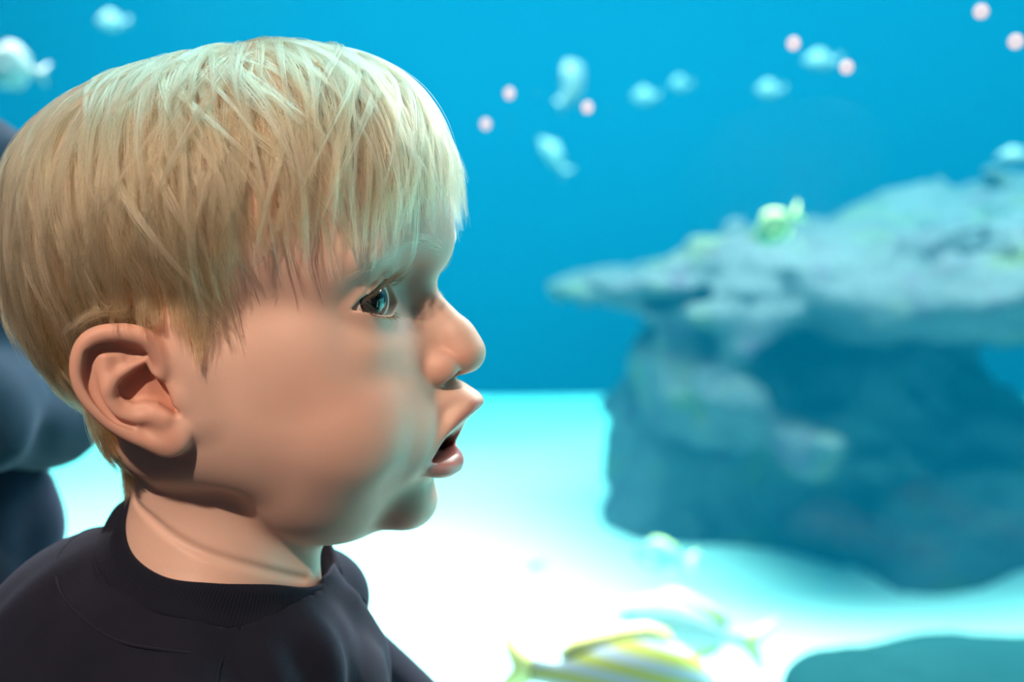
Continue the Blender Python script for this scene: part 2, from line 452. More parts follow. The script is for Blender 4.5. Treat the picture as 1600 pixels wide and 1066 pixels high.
# ------------------------------------------------------------------ eyes
def eye_material():
    m, nt, b, out = material('eye'); n = NT(nt)
    co = n.n('ShaderNodeTexCoord').outputs['Object']
    sx = n.n('ShaderNodeSeparateXYZ'); n.l(co, sx.inputs[0])
    r = n.math('SQRT', n.math('ADD', n.math('POWER', sx.outputs[1], 2.), n.math('POWER', sx.outputs[2], 2.)))
    r = n.math('DIVIDE', r, .0064)
    at = n.math('ARCTAN2', sx.outputs[2], sx.outputs[1])
    cb = n.n('ShaderNodeCombineXYZ'); n.l(n.math('MULTIPLY', at, 2.2), cb.inputs[0]); n.l(n.math('MULTIPLY', r, .6), cb.inputs[1])
    fib = n.noise(9, 2, vec=cb.outputs[0])
    iris = n.mix(fib, (.022, .020, .018), (.085, .088, .082))
    col = n.ramp(r, [(0, (.003, .003, .004)), (.43, (.003, .003, .004)), (.47, (.5, .5, .5)), (.86, (.5, .5, .5)), (.97, (.015, .018, .022)), (1.0, (.02, .02, .025))])
    msk = n.ramp(r, [(0, (0, 0, 0)), (.42, (0, 0, 0)), (.50, (1, 1, 1)), (.82, (1, 1, 1)), (.93, (0, 0, 0))])
    base = n.mix(msk, (.006, .006, .008), iris)
    scl = n.ramp(r, [(0, (0, 0, 0)), (.95, (0, 0, 0)), (1.0, (1, 1, 1))])
    front = n.math('GREATER_THAN', sx.outputs[0], 0.)
    veins = n.mix(n.math('MULTIPLY', n.noise(260, 4), .5), (.66, .62, .61), (.60, .44, .42))
    base = n.mix(scl, base, veins)
    base = n.mix(front, veins, base)
    n.l(base, b.inputs['Base Color'])
    b.inputs['Roughness'].default_value = .12
    b.inputs['Coat Weight'].default_value = .6; b.inputs['Coat Roughness'].default_value = .04; b.inputs['Coat IOR'].default_value = 1.38
    return m

def make_eyes(body):
    m = eye_material()
    nu, nv = 72, 48
    V = []; F = []
    R = EYE_R * MM
    for j in range(nv + 1):
        th = math.pi * j / nv
        for i in range(nu):
            ph = 2 * math.pi * i / nu
            d = np.array([math.cos(th), math.sin(th) * math.cos(ph), math.sin(th) * math.sin(ph)])
            r = R * (1 + .085 * max(0, (math.cos(th) - .80) / .20) ** 1.3 if th < 1.2 else 1)
            V.append(d * r)
    for j in range(nv):
        for i in range(nu):
            a, b_ = j * nu + i, j * nu + (i + 1) % nu
            F.append((a, b_, b_ + nu, a + nu)[::-1])
    me = raw_mesh('eyeball', V, F)
    me.materials.append(m)
    for s in (-1, 1):
        o = link('eyeball', me, body)
        o.location = Vector((EYE[0] * MM, s * EYE[1] * MM, EYE[2] * MM))
        o.rotation_euler = (0, math.radians(-1), math.radians(-33 if s < 0 else -24))

# ------------------------------------------------------------------ hair
def hair_curves(name, P, rad, parent, mat, closed_tip=.25, tone=None):
    """P: strands x points x 3 in metres"""
    N, K = P.shape[:2]
    cu = bpy.data.hair_curves.new(name)
    cu.add_curves([K] * N)
    cu.attributes['position'].data.foreach_set('vector', P.astype(f32).ravel())
    t = np.linspace(0, 1, K)
    r = np.asarray(rad).reshape(-1, 1) * (1 - (1 - closed_tip) * t ** 2)[None]
    at = cu.attributes.get('radius') or cu.attributes.new('radius', 'FLOAT', 'POINT')
    at.data.foreach_set('value', np.broadcast_to(r, (N, K)).astype(f32).ravel())
    rnd = cu.attributes.new('tone', 'FLOAT', 'CURVE')
    rnd.data.foreach_set('value', (RNG.random(N) if tone is None else tone).astype(f32))
    o = bpy.data.objects.new(name, cu); C.objects.link(o)
    o.parent = parent
    cu.materials.append(mat)
    return o

def hair_material(name, dark, light, rough=.30):
    m = bpy.data.materials.new(name); m.use_nodes = True; nt = m.node_tree; nt.nodes.clear(); n = NT(nt)
    out = n.n('ShaderNodeOutputMaterial'); h = n.n('ShaderNodeBsdfHairPrincipled')
    h.parametrization = 'COLOR'
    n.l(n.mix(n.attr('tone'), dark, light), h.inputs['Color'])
    h.inputs['Roughness'].default_value = rough; h.inputs['Radial Roughness'].default_value = .45
    n.l(h.outputs[0], out.inputs['Surface'])
    return m

FRONT_LINE = [(-60, 4), (-6, 6), (8, 14), (22, 21), (36, 25), (50, 31), (62, 44), (70, 60), (77, 82), (84, 120)]
def front_x(z): return np.interp(z, [p[0] for p in FRONT_LINE], [p[1] for p in FRONT_LINE])
def low_z(x):   # lower edge of the hair, side view
    return np.interp(x, [-120, -66, -50, -36, -28, -22, 2, 10, 14], [-52, -52, -52, -40, -14, 12, 14, 4, -4])
def scalp_mask(V, g):
    ay = np.abs(V[:, 1])
    d = np.minimum(front_x(V[:, 2]) - V[:, 0], V[:, 2] - low_z(V[:, 0]))
    ea = np.stack([V[:, 0], ay, V[:, 2]], 1) - EAR_O
    ear = (ea @ EAR_N > -6.0) & (ea @ EAR_A > -4) & (ea[:, 2] < 28) & (ea[:, 2] > -30) & (ea @ EAR_A < 44)
    w = np.clip(d / 6 + .3, 0, 1)
    w[ear] = 0
    return w

WHORL = np.array([-12., 32., 104.])
def march(roots, g, n_steps, length, lift, seed=0, free=0.0, twist=None, stop=True):
    r = np.random.default_rng(seed)
    N = len(roots); p = roots.copy(); out = [p.copy()]
    ds = length / n_steps
    G = g.grad(p)
    jit = r.normal(0, .16, (N, 3))
    tw = np.zeros(N) if twist is None else twist
    alive = np.ones(N, bool); upto = np.full(N, n_steps, float)
    prev = None
    for k in range(n_steps):
        nrm = g.grad(p)
        rad = p - WHORL; rad[:, 2] *= .15
        rl = np.linalg.norm(rad, axis=1, keepdims=True) + 1e-6
        rad = rad / rl
        down = np.clip((104 - p[:, 2:3]) / 55, 0, 1.6)
        d = rad * (1.0 - .62 * np.clip(down, 0, 1)) + np.array([0, 0, -1.]) * down + jit
        # fringe swings toward the near temple, sides lean back
        sw = np.clip((p[:, 0:1] - 35) / 40, 0, 1)
        d = d + np.array([0, -.22, 0.]) * sw
        d = d + tw[:, None] * np.cross(nrm, d)
        t = (k + 1) / n_steps
        dn = (d * nrm).sum(1, keepdims=True)
        d = d - nrm * dn * (1 - free * t)
        d /= np.linalg.norm(d, axis=1, keepdims=True) + 1e-6
        if prev is not None: d = d * .55 + prev * .45
        if k == 0: d = d * .9 + nrm * .35
        d /= np.linalg.norm(d, axis=1, keepdims=True) + 1e-6
        prev = d
        q = p + d * ds[:, None]
        s = g.sample(q)
        want = lift * np.minimum(1, 1.6 * t + .15) * (1 - .25 * t)
        e = want - s
        q = q + g.grad(q) * np.where(e > 0, e, e * .35)[:, None]
        p = q; out.append(p.copy())
    return np.stack(out, 1)

def trim(P, keep):
    """shorten each strand to the fraction keep of its length"""
    N, K = P.shape[:2]
    s = np.linspace(0, 1, K)[None] * keep[:, None] * (K - 1)
    i = np.minimum(s.astype(int), K - 2); f = (s - i)[..., None]
    a = np.take_along_axis(P, i[..., None].repeat(3, 2), 1); b = np.take_along_axis(P, (i + 1)[..., None].repeat(3, 2), 1)
    return a * (1 - f) + b * f

def allowed(P, slack=0.):
    """False where a strand would hang over the face, the ear or the neck"""
    x, y, z = P[..., 0], np.abs(P[..., 1]), P[..., 2]
    ok = z > low_z(x) - np.where(x < -30, 9, 3)
    fx = front_x(z)
    near_front = x > fx + 5 + slack * .3
    fringe = z > np.interp(x, [20, 40, 60, 75, 90], [32, 18, 14, 19, 27]) + slack
    return ok & (~near_front | fringe)

def make_hair(body, g, V, F, n_guides, n_child):
    rng = np.random.default_rng(11)
    w = scalp_mask(V, g)
    tri = V[F]
    cen = tri.mean(1); area = np.linalg.norm(np.cross(tri[:, 2] - tri[:, 0], tri[:, 3] - tri[:, 1]), axis=1) * .5
    pw = area * np.where(w[F].mean(1) > .55, 1, 0)
    pick = lambda n: cen[rng.choice(len(F), n, p=pw / pw.sum())] + rng.normal(0, .25, (n, 3))
    gr = pick(n_guides)
    n_loose = 150; loose = np.zeros(n_guides, bool)
    hi = np.argsort(-gr[:, 2] + rng.normal(0, 18, n_guides))[:n_loose]; loose[hi] = True
    top = np.clip((gr[:, 2] - 40) / 50, 0, 1)
    L = 40 + 34 * top + rng.normal(0, 5, n_guides)
    L = np.where(gr[:, 0] > 20, L + 16, L)
    L = np.where((gr[:, 0] < -55) & (gr[:, 2] < 20), 34, L)
    lift = np.abs(rng.normal(0, 1, n_guides)) * 1.0 + rng.uniform(.6, 6.2, n_guides) * (.4 + .6 * np.clip((gr[:, 2] + 30) / 70, 0, 1))
    lift = np.where(loose, rng.uniform(5.5, 9.5, n_guides), lift); L = np.where(loose, L + 10, L)
    lift *= .18 + .82 * np.clip((np.linalg.norm((gr - WHORL)[:, :2], axis=1) - 10) / 45, 0, 1)
    G = march(gr, g, 20, L, lift, 3, twist=rng.normal(0, .20, n_guides) * np.where(loose, 1.15, 1))
    ok = allowed(G, np.clip(rng.gamma(1.3, 8, (n_guides, 1)), 0, 45)); K = G.shape[1]
    first = np.where(ok.all(1), K - 1, np.argmin(ok, 1) - 1)
    G = trim(G, np.clip(first / (K - 1) * (1 - .12 * rng.random(n_guides)), .25, 1))
    # children
    N = n_guides * n_child; 
    roots = pick(N)
    gi = np.empty(N, int)
    for a in range(0, N, 4000):
        d = ((roots[a:a + 4000, None] - gr[None]) ** 2).sum(2) if n_guides < 2500 else None
        gi[a:a + 4000] = np.argmin(d, 1)
    off = roots - gr[gi]
    t = np.linspace(0, 1, K)[None, :, None]
    cl = (np.where(loose[gi], .80, .50) + np.where(loose[gi], .18, .48) * rng.random(N))[:, None, None]
    P = G[gi] + off[:, None] * (1 - cl * t ** .7)
    P = trim(P, rng.uniform(.62, 1.0, N) ** .6)
    # stray wave
    ph = rng.uniform(0, 6.28, (N, 1, 3)); am = (rng.random((N, 1, 1)) ** 2) * 1.6
    P = P + np.sin(t * rng.uniform(2, 5, (N, 1, 1)) + ph) * am * t
    flat = P.reshape(-1, 3); s = g.sample(flat)
    push = np.clip(.25 - s, 0, 6); gg = g.grad(flat)
    flat = flat + gg * push[:, None]
    P = flat.reshape(P.shape); P[:, 0] = roots - gg.reshape(P.shape)[:, 0] * .4
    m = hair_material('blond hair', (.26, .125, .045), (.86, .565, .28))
    rad = rng.uniform(.045, .085, N) * MM
    tone = np.clip(.10 + .62 * np.clip((roots[:, 2] + 15) / 85, 0, 1) + rng.normal(0, .22, N), 0, 1)  # low strands darker: browner nape hair plus shade under upper hair, put into colour
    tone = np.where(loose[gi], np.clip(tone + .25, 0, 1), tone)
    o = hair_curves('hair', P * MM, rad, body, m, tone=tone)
    o['label'] = 'short straight blond hair combed forward from the crown'
    return o

def make_brows(body, g):
    rng = np.random.default_rng(5)
    m = hair_material('brow hair', (.36, .24, .13), (.62, .46, .28))
    for s in (-1, 1):
        n = 170
        u = rng.random(n)
        x0 = np.interp(u, [0, .5, 1], [83, 76, 58]); y = np.interp(u, [0, .5, 1], [9, 25, 42]); z = np.interp(u, [0, .35, .75, 1], [28, 33, 32.5, 27.5]) + rng.normal(0, 1.7, n)
        r = np.stack([x0 + 6, s * (y + rng.normal(0, .6, n)), z], 1)
        for _ in range(14):
            r -= g.grad(r) * np.clip(g.sample(r), -4, 4)[:, None] * .8
        L = rng.uniform(4, 7.5, n); K = 6
        d = np.stack([np.full(n, -.35), np.full(n, s * .85), .45 - .9 * u], 1) + rng.normal(0, .15, (n, 3))
        P = [r]
        for k in range(K - 1):
            nr = g.grad(P[-1]); dd = d - nr * (d * nr).sum(1, keepdims=True); dd /= np.linalg.norm(dd, axis=1, keepdims=True)
            q = P[-1] + dd * (L / (K - 1))[:, None]
            q += g.grad(q) * np.clip(.5 - g.sample(q), -.6, 2)[:, None]
            P.append(q)
        hair_curves('eyebrow', np.stack(P, 1) * MM, np.full(n,   .03 * MM), body, m)

def make_lashes(body):
    rng = np.random.default_rng(9)
    m = hair_material('lash hair', (.018, .011, .007), (.05, .03, .018), .25)
    for s in (-1, 1):
        P = []
        for kind in ('up', 'low'):
            n = 120 if kind == 'up' else 60
            for i in range(n):
                u = rng.uniform(.10, .98) if kind == 'up' else rng.uniform(.2, .95)
                y = EY0 + u * (EY1 - EY0)
                z = lid_up(u) + .25 if kind == 'up' else lid_lo(u) - .35
                rr = EYE_R + 1.5
                x = EYE[0] + math.sqrt(max(rr * rr - (y - EYE[1]) ** 2 - (z - EYE[2]) ** 2, 9))
                L = (rng.uniform(5.5, 9.0) if kind == 'up' else rng.uniform(2.0, 3.8))
                out = np.array([1.0, (y - EYE[1]) / 26 + rng.normal(0, .10), (-.10 if kind == 'up' else -.35) + rng.normal(0, .08)])
                out /= np.linalg.norm(out)
                curl = np.array([-.10, 0, .62 if kind == 'up' else -.15])
                pts = [np.array([x, y, z]) + out * L * 1.15 * t + curl * L * t * t for t in np.linspace(0, 1, 7)]
                P.append([(q[0], s * q[1], q[2]) for q in pts])
        hair_curves('eyelash', np.array(P) * MM, np.full(len(P), .075 * MM), body, m, .15)
# ------------------------------------------------------------------ t-shirt, collar, trousers, arms
RING = [(-47, 6, -64), (-46, -13, -72), (-39, -28, -79.5), (-24, -40, -84), (-5, -45, -84.5), (14, -39, -87), (26, -22, -94), (31, 0, -97), (29, 18, -93), (16, 38, -84), (-5, 46, -76), (-30, 40, -68), (-45, 24, -63)]
def closed_spline(P, n):
    P = np.array(P, float); m = len(P); out = []
    for i in range(m):
        a, b, c, d = P[i - 1], P[i], P[(i + 1) % m], P[(i + 2) % m]
        for t in np.arange(n) / n:
            out.append(.5 * (2 * b + (c - a) * t + (2 * a - 5 * b + 4 * c - d) * t * t + (3 * b - a - 3 * c + d) * t ** 3))
    return np.array(out)
def fabric_material(name, col, col2, rough=.92):
    m, nt, b, out = material(name); n = NT(nt)
    n.l(n.mix(n.noise(60, 4), col, col2), b.inputs['Base Color'])
    b.inputs['Roughness'].default_value = rough
    b.inputs['Specular IOR Level'].default_value = .2
    b.inputs['Sheen Weight'].default_value = .10; b.inputs['Sheen Roughness'].default_value = .5
    b.inputs['Sheen Tint'].default_value = (.5, .6, .9, 1)
    co = n.n('ShaderNodeTexCoord').outputs['Object']
    w1 = n.noise(1400, 2, vec=co)
    n.bump(w1, .35, .0004, b.inputs['Normal'])
    return m

def shirt_grid(h):
    g = Grid((-140, -150, -400), (150, 150, -50), h)
    g.ell((-48, 0, -150), (74, 80, 72), 4)
    g.ell((-35, 0, -240), (66, 86, 130), 30)
    g.ell((-5, 0, -165), (48, 70, 62), 25)
    for s in (1, -1):
        g.tube([(-14, s * 14, -99), (-16, s * 44, -120), (-12, s * 80, -144)], [27, 25, 32], 16)
        g.tube([(-4, s * 80, -148), (40, s * 78, -190), (80, s * 74, -228)], [29, 27, 28], 14)
    g.tube([(-24, 0, -100), (-52, 0, -130)], [30, 40], 18)
    g.tube([(4, 0, -112), (14, 0, -142)], [34, 42], 18)
    g.ell((15, -32, -117.5), (26, 26, 22), 10); g.ell((16, 32, -119), (26, 26, 24), 10)
    z = g.ax[2][None, None, :]
    g.D = smax(g.D, (-395 - z).astype(f32) + 0 * g.D, 6)
    # neck hole
    ring = closed_spline(RING, 4)
    x, y, z = g.ax[0][:, None, None], g.ax[1][None, :, None], g.ax[2][None, None, :]
    rad = poly_sd(x[:, :, 0], y[:, :, 0], [(p[0], p[1]) for p in ring])
    plane = np.interp(g.ax[0], [-50, -39, -5, 26, 31], [-64, -77, -82, -93, -96])
    hole = np.maximum(rad[:, :, None] - np.clip(5.0 - (x - 4) * .28, 0, 5.0), (plane[:, None, None] - 26) - z)
    g.D = smax(g.D, -hole.astype(f32), 2.0)
    return g

def make_shirt(body):
    g = shirt_grid(2.0)
    V, F = g.mesh(2)
    # soft folds: ridges running from the neck towards the sleeves and across the back
    N = g.grad(V)
    def fold(a, b, w, amp, wave):
        a, b = np.array(a, float), np.array(b, float); d = b - a; L = np.linalg.norm(d); d /= L
        q = V - a; t = q @ d; lat = q - t[:, None] * d
        nn = np.cross(N, d); s_ = (q * nn).sum(1)
        e = np.exp(-np.clip(np.abs(t - L / 2) - L / 2, 0, None) ** 2 / 200) * np.exp(-(s_ / w) ** 2) * np.exp(-np.clip(np.linalg.norm(lat, axis=1) - 3 * w, 0, None) ** 2 / 300)
        return amp * e * np.cos(s_ / wave)
    D = fold((18, -60, -108), (60, -95, -175), 15, 2.2, 4.2) + fold((34, -42, -112), (80, -70, -190), 14, 2.0, 4.6) \
        + fold((-50, -62, -110), (-90, -60, -210), 13, 2.0, 5) + fold((-72, -30, -84), (-100, -45, -180), 10, 2.0, 4.5) + fold((36, 4, -112), (78, 50, -180), 14, 2.2, 5)
    lo = (np.sin(V[:, 0] * .055 + V[:, 2] * .08) * np.sin(V[:, 1] * .06 + 1.3) + .6 * np.sin(V[:, 0] * .13 - V[:, 1] * .11 + V[:, 2] * .05))
    fade = np.clip((-95 - V[:, 2] + .45 * V[:, 0]) / 30, 0, 1)
    V = V + N * ((D * 1.5 + lo * 1.6) * (.35 + .65 * fade) * np.clip(g.sample(V + N * 0) + 1, 0, 1))[:, None]
    me = raw_mesh('t_shirt', (V @ RH) * MM, F)       # child of the head-frame body
    navy = fabric_material('navy jersey', (.006, .008, .018), (.012, .014, .028))
    o = link('t_shirt', me, body, navy)
    # ribbed collar
    n_seg = 13 * 110
    R_ = closed_spline(RING, 110)
    c = R_.mean(0); T = np.roll(R_, -1, 0) - np.roll(R_, 1, 0); T /= np.linalg.norm(T, axis=1, keepdims=True)
    up0 = np.array([.42, 0, .91])
    O = np.cross(T, up0); O /= np.linalg.norm(O, axis=1, keepdims=True)
    O *= np.sign((O * (R_ - c)).sum(1))[:, None]
    ell = np.cumsum(np.linalg.norm(np.roll(R_, -1, 0) - R_, axis=1)); per = ell[-1]
    rib = .5 + .5 * np.cos(2 * np.pi * ell / per * 230)
    prof = [(-1.0, -9.0, 0), (-.7, -3.0, 0), (-.2, .4, .3), (.7, 1.4, .3), (1.8, 1.0, .6), (3.2, -1.6, 1), (4.8, -4.6, 1), (6.4, -7.6, 1), (7.8, -10.0, 1), (8.4, -11.4, .5), (7.2, -13.0, 0), (3.0, -12.5, 0)]
    P = []
    for (o_, u_, r_) in prof:
        P.append(R_ + O * (o_ + .38 * r_ * rib)[:, None] * 1.0 + up0 * u_) if not np.isscalar(o_) else P.append(R_ + O * (o_ + .42 * r_ * (rib - .5))[:, None] + up0 * u_)
    P = np.array(P); K = len(prof); n_ = len(R_)
    # sit on the shirt
    flat = P[6:].reshape(-1, 3); s = g.sample(flat); gr = g.grad(flat)
    flat += gr * np.clip(np.repeat(np.linspace(1.2, -.6, K - 6), n_) - s, -3, 6)[:, None]; P[6:] = flat.reshape(P[6:].shape)
    Fq = []
    for k in range(K - 1):
        a = np.arange(n_); b = (a + 1) % n_
        Fq.append(np.stack([k * n_ + a, k * n_ + b, (k + 1) * n_ + b, (k + 1) * n_ + a], 1))
    me = raw_mesh('collar', (P.reshape(-1, 3) @ RH) * MM, np.concatenate(Fq)[:, ::-1])
    co = link('collar', me, o, fabric_material('navy rib', (.005, .007, .015), (.009, .011, .022)))
    # stitched seam a finger's breadth below the collar
    S = R_[::3] + O[::3] * 18 + up0 * -22
    for _ in range(12): S -= g.grad(S) * np.clip(g.sample(S) - .2, -4, 4)[:, None]
    tube_loop('seam', S, .55, o, navy)
    a = np.array([4., -56., -96.]); b = np.array([2., -104., -128.])
    L = np.linspace(0, 1, 24)[:, None]; S = a * (1 - L) + b * L
    for _ in range(12): S -= g.grad(S) * np.clip(g.sample(S) - .2, -4, 4)[:, None]
    tube_loop('seam', S, .6, o, navy, False)
    return g

def tube_loop(name, S, r, parent, mat, closed=True):
    n = len(S); T = np.roll(S, -1, 0) - np.roll(S, 1, 0)
    if not closed: T[0] = S[1] - S[0]; T[-1] = S[-1] - S[-2]
    T /= np.linalg.norm(T, axis=1, keepdims=True)
    A = np.cross(T, [0, 0, 1.]); A /= np.linalg.norm(A, axis=1, keepdims=True) + 1e-9; B = np.cross(T, A)
    P = np.concatenate([S + r * (math.cos(q) * A + math.sin(q) * B) for q in np.linspace(0, 2 * math.pi, 6, endpoint=False)])
    F = []
    a = np.arange(n if closed else n - 1); b = (a + 1) % n
    for k in range(6): F.append(np.stack([k * n + a, k * n + b, ((k + 1) % 6) * n + b, ((k + 1) % 6) * n + a], 1))
    me = raw_mesh(name, (P @ RH) * MM, np.concatenate(F))
    return link(name, me, parent, mat)

def make_lower(body):
    """trousers, shoes: below the frame, they carry the child"""
    g = Grid((-120, -110, -770), (80, 110, -350), 5)
    g.ell((-35, 0, -400), (62, 78, 50), 4)
    for s in (1, -1): g.tube([(-35, s * 38, -410), (-25, s * 42, -560), (-40, s * 44, -728)], [46, 36, 32], 12)
    V, F = g.mesh(1); link('trousers', raw_mesh('trousers', (V @ RH) * MM, F), body, fabric_material('denim', (.05, .07, .12), (.07, .10, .16)))
    for s in (1, -1):
        g = Grid((-90, -60, -765), (90, 60, -700), 3)
        g.ell((-40, s * 0, -735), (30, 27, 28), 3); g.ell((10, s * 0, -742), (52, 30, 20), 16)
        z = g.ax[2][None, None, :]; g.D = smax(g.D, (-759 - z).astype(f32) + 0 * g.D, 2)
        V, F = g.mesh(1); V[:, 1] += s * 44
        link('shoe', raw_mesh('shoe', (V @ RH) * MM, F), body, fabric_material('canvas', (.25, .25, .27), (.3, .3, .3)))

def arm_mesh():
    """bare forearms and hands reaching forward, below the frame"""
    Vs, Fs = [], []; n0 = 0
    for s in (1, -1):
        g = Grid((50, -115, -300), (230, 115, -170), 1.5)
        g.ax[1] = g.ax[1][(g.ax[1] * s > 20)]; g.D = np.full([len(a) for a in g.ax], 40, f32)
        g.tube([(66, s * 75, -217), (100, s * 70, -245), (150, s * 58, -250), (165, s * 56, -249)], [21, 19, 14, 13], 3)
        g.ell((182, s * 54, -250), (19, 19, 9), 6)
        for k, (dy, L) in enumerate(((-13, 27), (-4.5, 33), (4.5, 31), (12.5, 24))):
            b = np.array([195, s * 54 + dy, -250.]); g.tube([b, b + [L * .5, dy * .12, 1.5], b + [L, dy * .2, -4]], [5.2, 4.8, 4.2], 1.5)
        g.tube([(176, s * 54 - s * 16, -251), (188, s * 54 - s * 27, -252), (199, s * 54 - s * 31, -254)], [6, 5.4, 4.6], 2)
        V, F = g.mesh(1); Vs.append(V @ RH); Fs.append(F + n0); n0 += len(V)
    return np.concatenate(Vs), np.concatenate(Fs)
# ------------------------------------------------------------------ the tank
PITCH = math.radians(9)
CAM = Vector((.1044, -.494, HEAD_Z + .0774))
def at(px, py, Y):
    """the point of the plane y = Y seen at a pixel of the 1600 x 1066 photograph"""
    d = Vector(((px - 800) / 2000, 1, (533 - py) / 2000))
    c, s = math.cos(PITCH), math.sin(PITCH)
    d = Vector((d.x, d.y * c + d.z * s, -d.y * s + d.z * c))
    return CAM + d * ((Y - CAM.y) / d.y)
GLASS_Y = .43        # where the pane crosses x = 0; it runs nearer to the camera on the right
PANE_S = -.52
def pane_y(x): return GLASS_Y + PANE_S * x
def on_pane(px, py):
    d = at(px, py, 1.0) - CAM
    return CAM + d * ((GLASS_Y + PANE_S * CAM.x - CAM.y) / (d.y - PANE_S * d.x))
def prism(name, poly, z0, z1, mat, kind='structure'):
    n = len(poly); V = [(x, y, z0) for x, y in poly] + [(x, y, z1) for x, y in poly]
    me = bpy.data.meshes.new(name)
    me.from_pydata(V, [], [tuple(range(n))[::-1], tuple(range(n, 2 * n))] + [(i, (i + 1) % n, n + (i + 1) % n, n + i) for i in range(n)]); me.update()
    return tag(link(name, me, None, mat), None, None, None, kind)
SAND_Z = -.20
WALL_Y = 4.6

def box(name, lo, hi, mat, kind='structure', label=None):
    v = [(x, y, z) for x in (lo[0], hi[0]) for y in (lo[1], hi[1]) for z in (lo[2], hi[2])]
    f = [(0, 1, 3, 2), (4, 6, 7, 5), (0, 4, 5, 1), (2, 3, 7, 6), (0, 2, 6, 4), (1, 5, 7, 3)]
    me = raw_mesh(name, v, f, False)
    o = link(name, me, None, mat)
    return tag(o, label, None, None, kind)

def simple(name, col, rough=.8, col2=None, scale=3., bump=0.):
    m, nt, b, out = material(name); n = NT(nt)
    if col2: n.l(n.mix(n.noise(scale, 5), col, col2), b.inputs['Base Color'])
    else: b.inputs['Base Color'].default_value = (*col, 1)
    b.inputs['Roughness'].default_value = rough
    if rough > .8: b.inputs['Specular IOR Level'].default_value = .08
    if bump: n.bump(n.noise(scale * 6, 5), bump, .02, b.inputs['Normal'])
    return m

def lattice_noise(P, cell, seed):
    r = np.random.default_rng(seed); T = r.normal(0, 1, (32, 32, 32)).astype(f32)
    q = P / cell; i = np.floor(q).astype(int); t = q - i; t = t * t * (3 - 2 * t); out = 0
    for a in (0, 1):
        for b in (0, 1):
            for c in (0, 1):
                w = (t[:, 0] if a else 1 - t[:, 0]) * (t[:, 1] if b else 1 - t[:, 1]) * (t[:, 2] if c else 1 - t[:, 2])
                out = out + w * T[(i[:, 0] + a) % 32, (i[:, 1] + b) % 32, (i[:, 2] + c) % 32]
    return out

def rock_material():
    m, nt, b, out = material('reef rock'); n = NT(nt)
    base = n.mix(n.noise(4, 6, .65), (.045, .062, .072), (.24, .245, .26))
    base = n.mix(n.ramp(n.noise(7, 4), [(.56, (0, 0, 0)), (.72, (1, 1, 1))]), base, (.17, .20, .10))
    base = n.mix(n.ramp(n.noise(9.5, 4), [(.56, (0, 0, 0)), (.68, (1, 1, 1))]), base, (.13, .10, .14))
    n.l(base, b.inputs['Base Color']); b.inputs['Roughness'].default_value = .95; b.inputs['Specular IOR Level'].default_value = .08
    n.bump(n.noise(28, 6, .75), 1.0, .05, b.inputs['Normal'])
    return m

def rock(name, shapes, h, mat, rough=.03, seed=1, k=.10):
    """shapes: (centre, radii, rotation degrees, mode) in metres"""
    lo = np.min([np.array(c) - max(r) for c, r, _, m in shapes if m == 'add'], 0) - .1
    hi = np.max([np.array(c) + max(r) for c, r, _, m in shapes if m == 'add'], 0) + .1
    lo[2] = max(lo[2], SAND_Z - .08)
    g = Grid(lo, hi, h); g.D[:] = 4
    for c, r, rot, mode in shapes: g.ell(tuple(c), tuple(r), k, mode, rot)
    X = np.stack(np.meshgrid(*g.ax, indexing='ij'), -1).reshape(-1, 3)
    near = np.abs(g.D.ravel()) < .2
    d = np.zeros(len(X))
    Q = X[near]
    n = .9 * lattice_noise(Q + 7, .30, seed) + .5 * lattice_noise(Q * [1, 1, 1.8] + 9, .13, seed + 1) + .28 * lattice_noise(Q + 5, .06, seed + 2) + .15 * lattice_noise(Q + 3, .03, seed + 3)
    d[near] = n * rough
    g.D += d.reshape(g.D.shape).astype(f32)
    z = g.ax[2][None, None, :]
    g.D = np.maximum(g.D, (lo[2] + h * 1.5 - z).astype(f32))
    V, F = g.mesh(1)
    return link(name, raw_mesh(name, V, F), None, mat), g

# ------------------------------------------------------------------ fish
def fish_profile(kind):
    if kind == 'snapper':
        return [(0, .02, .0, .02), (.05, .10, .01, .05), (.14, .20, .02, .08), (.28, .30, .02, .105), (.42, .33, .015, .11), (.58, .29, .01, .095), (.72, .20, .005, .065), (.84, .11, 0, .038), (.92, .085, 0, .026), (1.0, .09, 0, .016)]
    if kind == 'tall':
        return [(0, .03, 0, .02), (.06, .16, .01, .05), (.18, .36, .02, .08), (.34, .52, .02, .10), (.50, .55, .02, .10), (.66, .44, .01, .08), (.80, .25, 0, .05), (.90, .13, 0, .03), (1.0, .12, 0, .015)]
    return [(0, .02, 0, .02), (.06, .08, .0, .05), (.18, .16, .01, .08), (.38, .21, .01, .09), (.58, .18, .005, .075), (.78, .10, 0, .045), (.92, .06, 0, .02), (1.0, .06, 0, .012)]

def fin_mesh(name, outline, thick, parent, mat):
    """flat fin in the x-z plane, thicker in the middle"""
    n = len(outline); c = np.mean(outline, 0)
    V = []; F = []
    for s in (1, -1):
        V.append((c[0], s * thick, c[1]))
    for (x, z) in outline: V.append((x, 0, z))
    for i in range(n):
        a, b = 2 + i, 2 + (i + 1) % n
        F += [(0, a, b), (1, b, a)]
    me = raw_mesh(name, V, np.array(F))
    return link(name, me, parent, mat)

